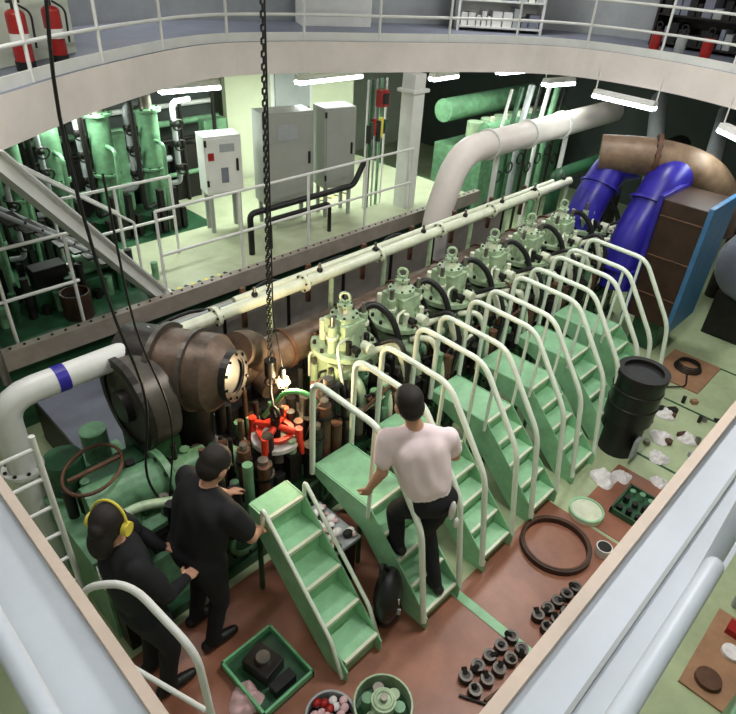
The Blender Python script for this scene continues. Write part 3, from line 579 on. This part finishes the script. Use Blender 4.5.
b=B();b.tube([(.3,3.0,1.2),(.3,3.9,1.2),(.3,4.6,1.6)],.03,WHITE,8);b.cyl((.3,3.9,0),(.3,3.9,1.9),.03,WHITE,seg=8);b.cyl((.5,4.2,0),(.5,4.2,2.1),.03,WHITE,seg=8);b.cyl((.5,4.2,1.7),(.5,4.2,1.85),.06,LBLUE);b.tor((.5,4.1,1.95),(0,1,0),.06,.01,STEEL);b.tube([(.5,4.2,2.0),(.8,4.2,2.0),(.8,4.2,1.6)],.03,STEEL,8);b.obj("valve_stand")
b=B();b.box((3.45,-.5,0),(4.3,-.1,.02),WOOD);b.cyl((3.6,-.25,.02),(3.6,-.25,.06),.09,RUST,seg=20);b.cyl((3.95,-.3,.02),(3.95,-.3,.05),.07,RAG,seg=20);b.box((4.1,-.4,.02),(4.22,-.2,.08),DRED);b.obj("pallet_with_parts")
b=B();b.box((4.4,-.6,0),(5.1,-.15,.4),LGREY);b.box((4.5,-.5,.4),(4.9,-.2,.5),DARK);b.obj("equipment_box",.02)
b=B();b.box((2.9,-1.0,0),(3.4,-.4,.5),GREEN);b.cyl((3.15,-.7,.5),(3.15,-.7,.8),.15,GREEN);b.obj("small_pump",.02)

# ---------------- people
SK=mat("skin",(200,150,124),.55,0,.08,12);HAIR=mat("hair_dark",(30,22,18),.7,0,.3,30);TW=mat("tshirt_white",(250,228,232),.9,0,.03,10)
TB=mat("tshirt_black",(20,20,24),.85,0,.15,10);PB=mat("trousers_black",(18,19,25),.85,0,.2,10);EW=mat("eye_white",(230,228,224),.3);LIP=mat("lips",(160,96,88),.5);SHO=mat("shoes",(26,24,24),.5)
def person(name,J,shirt,pants,long_sleeve=False,hairlong=False,extra=None,fat=1.,hs=1.1,shift=(0,0,0)):
    J={k:V(v) for k,v in J.items()};pr=[]
    for k_ in J:
        if k_ not in ('face','hup') and k_[:2] not in ('hd','pn'): J[k_]=J[k_]+V(shift)
    def cone(a,ra,c,rc,m): pr.append(('c',V(a),ra,V(c),rc,m))
    def ell(c,r,M,m): pr.append(('e',V(c),r,M,m))
    up=(J['neck']-J['pelvis']).normalized();rt=(J['shR']-J['shL']);rt=(rt-up*rt.dot(up)).normalized();fw=up.cross(rt)
    M=Matrix((rt,fw,up)).transposed()
    pel,nk=J['pelvis'],J['neck'];L=(nk-pel).length
    ell(pel-up*.02,(.165*fat,.125*fat,.13),M,pants)
    # shirt: smooth overlapping volumes
    cone(pel+up*L*.2-rt*.06*fat,.108*fat,pel+up*L*.7-rt*.075*fat,.112*fat,shirt);cone(pel+up*L*.2+rt*.06*fat,.108*fat,pel+up*L*.7+rt*.075*fat,.112*fat,shirt)
    cone(pel+up*L*.2,.122*fat,pel+up*L*.68,.122*fat,shirt);ell(pel+up*L*.7,(.185*fat,.115*fat,.15),M,shirt)
    cone(J['shL'].lerp(nk,.15)-up*.02,.064,J['shR'].lerp(nk,.15)-up*.02,.064,shirt)
    cone(J['shL'].lerp(nk,.2)-up*.01,.06,nk-up*.03,.06,shirt);cone(J['shR'].lerp(nk,.2)-up*.01,.06,nk-up*.03,.06,shirt)
    cone(J['shL'],.066*fat,pel+up*L*.6-rt*.08,.09,shirt);cone(J['shR'],.066*fat,pel+up*L*.6+rt*.08,.09,shirt)
    cone(nk-up*.02,.054,J['head']-up*.02,.052,SK)
    for s_ in 'LR':
        sh,el,wr=J['sh'+s_],J['el'+s_],J['wr'+s_]
        cone(sh,.066*fat,sh.lerp(el,.6),.068*fat,shirt)
        if long_sleeve: cone(sh,.06,el,.05,shirt);cone(el,.049,wr,.036,shirt)
        else: cone(sh,.05,el,.042,SK);cone(el,.043,wr,.028,SK)
        hp=pel+rt*(.09*fat if s_=='R' else -.09*fat)-up*.03;kn,an=J['kn'+s_],J['an'+s_]
        cone(hp,.102*fat,kn,.07,pants);cone(kn,.068,an,.054,pants)
        f=J['toe'+s_]-an;f.z=0;f.normalize();so=an-V((0,0,.045))
        cone(so-f*.05,.044,so+f*.1,.042,SHO);cone(so+f*.1,.042,so+f*.17,.032,SHO)
        hd=V(J['hd'+s_]).normalized();pn=V(J['pn'+s_]);pn=(pn-hd*pn.dot(hd)).normalized();sd=hd.cross(pn)
        if s_=='L': sd=-sd
        cone(wr,.027,wr+hd*.03,.026,SK);Mh=Matrix((sd,pn,hd)).transposed();ell(wr+hd*.06,(.042,.018,.05),Mh,SK)
        for i,(o_,ln) in enumerate(((.03,.07),(.011,.078),(-.01,.072),(-.029,.058))):
            p=wr+hd*.095+sd*o_;d_=hd.copy();q=p
            for seg_,fr in enumerate((.45,.32,.23)):
                d_=(d_+pn*(.3+.25*seg_)).normalized();q2=q+d_*ln*fr;cone(q,.0095-.0008*seg_,q2,.009-.0008*seg_,SK);q=q2
        p=wr+hd*.03+sd*.032;q=p+(hd*.5+sd*.75).normalized()*.035;q2=q+(hd*.9+sd*.25+pn*.4).normalized()*.03;cone(p,.014,q,.012,SK);cone(q,.012,q2,.009,SK)
    hc=J['head'];hf=V(J['face']).normalized();hu=V(J['hup']).normalized();hf=(hf-hu*hf.dot(hu)).normalized();hr=hf.cross(hu)
    Mh=Matrix((hr,hf,hu)).transposed();W=lambda x,y,z:hc+(hr*x+hf*y+hu*z)*hs
    def el2(c,r,m): ell(c,tuple(q*hs for q in r),Mh,m)
    el2(W(0,-.005,.03),(.076,.094,.09),SK);el2(W(0,.02,-.03),(.06,.07,.08),SK);cone(W(0,.09,.01),.008,W(0,.107,-.022),.014,SK)
    el2(W(0,.078,-.085),(.028,.018,.016),SK);el2(W(-.078,-.005,-.005),(.012,.022,.032),SK);el2(W(.078,-.005,-.005),(.012,.022,.032),SK)
    el2(W(0,-.02,.045),(.084,.096,.09),HAIR);el2(W(0,-.045,.0),(.078,.07,.085),HAIR)
    if hairlong: el2(W(0,-.08,-.06),(.07,.05,.1),HAIR);el2(W(0,-.1,.03),(.045,.04,.045),HAIR)
    el2(W(0,.085,-.05),(.024,.008,.006),LIP)
    b=B()
    for p in pr:
        if p[0]=='c':
            _,a,ra,c,rc,m=p;b.sph(a,ra,m,10);b.sph(c,rc,m,10);d=(c-a)
            if d.length>1e-4: b.cyl(a,c,ra,m,rc,20)
        else: b.sph(p[1],1,p[4],12,p[2],p[3])
    t=b.obj("tmp_body");md=t.modifiers.new("r",'REMESH');md.mode='VOXEL';md.voxel_size=.0075;md.use_smooth_shade=True
    md=t.modifiers.new("s",'SMOOTH');md.factor=.5;md.iterations=4
    dg=bpy.context.evaluated_depsgraph_get();me=bpy.data.meshes.new_from_object(t.evaluated_get(dg));bpy.data.objects.remove(t)
    me.name=name;me.materials.clear();ms=[]
    for p in pr:
        if p[-1] not in ms: ms.append(p[-1])
    for m in ms: me.materials.append(m)
    n_=len(me.polygons);C=np.zeros(n_*3);me.polygons.foreach_get("center",C);C=C.reshape(-1,3);best=np.full(n_,1e9);idx=np.zeros(n_,int)
    for p in pr:
        if p[0]=='c':
            a=np.array(p[1]);c=np.array(p[3]);d=c-a;tt=np.clip(((C-a)@d)/max(1e-9,d@d),0,1);D=np.linalg.norm(C-a-tt[:,None]*d,axis=1)-(p[2]+(p[4]-p[2])*tt)
        else:
            Mi=np.array(p[3]);q=(C-np.array(p[1]))@Mi;r=np.array(p[2]);D=(np.linalg.norm(q/r,axis=1)-1)*r.min()
        w=D<best;best[w]=D[w];idx[w]=ms.index(p[-1])
    me.polygons.foreach_set("material_index",idx.astype(np.int32));me.polygons.foreach_set("use_smooth",[True]*n_)
    # relax the clothing so it hangs as one smooth surface, then add a few soft folds
    nv=len(me.vertices);co=np.zeros(nv*3);me.vertices.foreach_get("co",co);co=co.reshape(-1,3)
    cl=np.zeros(nv,bool);cloth={ms.index(shirt),ms.index(pants)}
    for p_,k_ in zip(me.polygons,idx):
        if k_ in cloth: cl[list(p_.vertices)]=True
    ed=np.zeros(len(me.edges)*2,int);me.edges.foreach_get("vertices",ed);ed=ed.reshape(-1,2)
    deg=np.bincount(ed.ravel(),minlength=nv).astype(float);deg[deg==0]=1
    for _ in range(22):
        s=np.zeros_like(co)
        for ax_ in range(3):
            s[:,ax_]=np.bincount(ed[:,0],weights=co[ed[:,1],ax_],minlength=nv)+np.bincount(ed[:,1],weights=co[ed[:,0],ax_],minlength=nv)
        avg=s/deg[:,None];co[cl]=co[cl]*.4+avg[cl]*.6
    me.vertices.foreach_set("co",co.ravel());me.update()
    no=np.zeros(nv*3);me.vertices.foreach_get("normal",no);no=no.reshape(-1,3)
    w=.004+(np.sin(co[:,2]*9+co[:,0]*33-co[:,1]*27+np.sin(co[:,2]*14)*1.5)*.0035)
    co[cl]+=no[cl]*w[cl][:,None];me.vertices.foreach_set("co",co.ravel());me.update()
    o=bpy.data.objects.new(name,me);bpy.context.collection.objects.link(o)
    b=B()
    for s_ in (-1,1):
        b.sph(W(.03*s_,.078,.005),.012,EW,8);b.sph(W(.03*s_,.088,.004),.006,BLACK,6);b.tube([W(.015*s_,.09,.025),W(.03*s_,.092,.03),W(.048*s_,.082,.025)],.004,HAIR,6,0)
    if extra: extra(b,W,J,up,rt,fw)
    e=b.obj("face_details");e.parent=o
    return o
def ex1(b,W,J,up,rt,fw):
    p=J['pelvis']+rt*.13-fw*.12;b.sph(p-up*.06,.06,RAG,8,(.5,.35,1.5));b.sph(p-up*.17+rt*.01,.035,RAG,6,(.6,.5,1.4))
person("person",dict(pelvis=(2.55,1.68,1.17),neck=(2.51,1.84,1.73),head=(2.48,1.90,1.90),shL=(2.36,1.96,1.64),shR=(2.68,1.69,1.64),
 elL=(2.33,1.94,1.37),wrL=(2.33,2.04,1.14),elR=(2.80,1.69,1.40),wrR=(2.80,1.92,1.40),
 knL=(2.51,1.93,.86),anL=(2.50,1.87,.565),toeL=(2.52,2.05,.48),knR=(2.67,1.74,.70),anR=(2.65,1.57,.245),toeR=(2.69,1.75,.16),
 face=(.35,.9,-.25),hup=(.0,.25,1),hdL=(.0,.35,-.9),pnL=(.3,.5,-.2),hdR=(.15,.95,.6),pnR=(-.2,.3,-1)),TW,PB,extra=ex1,fat=1.04)
person("person",dict(pelvis=(1.24,2.47,.98),neck=(1.38,2.48,1.44),head=(1.45,2.49,1.56),shL=(1.36,2.70,1.36),shR=(1.39,2.26,1.35),
 elL=(1.50,2.76,1.12),wrL=(1.66,2.72,.98),elR=(1.50,2.22,1.08),wrR=(1.64,2.34,.92),
 knL=(1.30,2.60,.50),anL=(1.22,2.61,.095),toeL=(1.4,2.61,0),knR=(1.30,2.36,.50),anR=(1.20,2.36,.095),toeR=(1.4,2.34,0),
 face=(.9,.1,-.55),hup=(.6,0,.9),hdL=(.9,.2,-.3),pnL=(0,-.2,-1),hdR=(.8,.3,-.5),pnR=(0,.2,-1)),TB,PB,fat=1.25,hs=1.12,shift=(-.02,.07,.006))
def ex3(b,W,J,up,rt,fw):
    for s_ in (-1,1): b.cyl(W(.085*s_,0,0),W(.115*s_,0,0),.042,YEL,seg=18);b.cyl(W(.078*s_,0,0),W(.086*s_,0,0),.038,BLACK,seg=18)
    b.tube([W(.1*math.cos(a),-.0,.02+.125*math.sin(a)) for a in [math.pi*k/12 for k in range(13)]],.008,YEL,8,0)
    p=J['neck'].lerp(J['pelvis'],.4)-fw*.15
    for x0,x1,z0 in ((-.09,-.05,0),(-.04,.0,.0),(.01,.03,0),(.04,.09,0),(-.06,.05,-.045)): b.box((x0,.0,z0-.012),(x1,.006,z0+.012),RAG,M=Matrix.Translation(p)@Matrix((rt,fw,up)).transposed().to_4x4())
person("person",dict(pelvis=(.84,2.48,.93),neck=(.80,2.55,1.42),head=(.80,2.57,1.555),shL=(.88,2.74,1.35),shR=(.80,2.36,1.35),
 elL=(1.02,2.80,1.12),wrL=(1.10,2.66,1.02),elR=(.92,2.26,1.1),wrR=(1.08,2.36,1.0),
 knL=(.90,2.58,.50),anL=(.84,2.58,.095),toeL=(1.02,2.58,0),knR=(.91,2.36,.50),anR=(.84,2.36,.095),toeR=(1.02,2.34,0),
 face=(.8,.5,-.4),hup=(.2,.1,1),hdL=(.9,-.3,-.3),pnL=(0,-.2,-1),hdR=(.9,.3,-.1),pnR=(0,.2,-1)),TB,PB,long_sleeve=True,hairlong=True,extra=ex3,fat=1.15,shift=(-.06,.0,.006))

# ---------------- fill lights with glowing panels, added on the unseen ceiling to brighten the room
for (x,y,e) in ((3.8,1.2,118),(7.0,2.7,74),(1.2,4.6,60),(.3,.3,20),(9.2,6.,55),(4.5,9.,36)):
    b=B();b.box((x-.7,y-.15,ZC-.12),(x+.7,y+.15,ZC-.005),WHITE);b.box((x-.66,y-.11,ZC-.13),(x+.66,y+.11,ZC-.12),TUBE);b.obj("added_fill_panel")
    L=bpy.data.lights.new("ceiling_fill",'AREA');L.shape='RECTANGLE';L.size=1.4;L.size_y=.3;L.energy=e;L.color=(1,.98,.94);o=bpy.data.objects.new("added_fill_light",L);o.location=(x,y,ZC-.15);bpy.context.collection.objects.link(o)
w=bpy.data.worlds.new("world");sc.world=w;w.use_nodes=True;w.node_tree.nodes["Background"].inputs[0].default_value=(.6,.7,.65,1);w.node_tree.nodes["Background"].inputs[1].default_value=.1
sc.view_settings.view_transform='Standard'
# ---------------- camera
R_=V((.70169691,-.71046834,.05344333));U_=V((.36811687,.42574935,.82657574));D_=V((.61000936,.56033225,-.56028238))
cd=bpy.data.cameras.new("camera");cd.sensor_fit='HORIZONTAL';cd.sensor_width=36;cd.lens=614.639/736*36;cd.clip_start=.05
co=bpy.data.objects.new("camera",cd);M=Matrix((R_,U_,-D_)).transposed().to_4x4();M.translation=(0,0,4.35);co.matrix_world=M
bpy.context.collection.objects.link(co);sc.camera=co
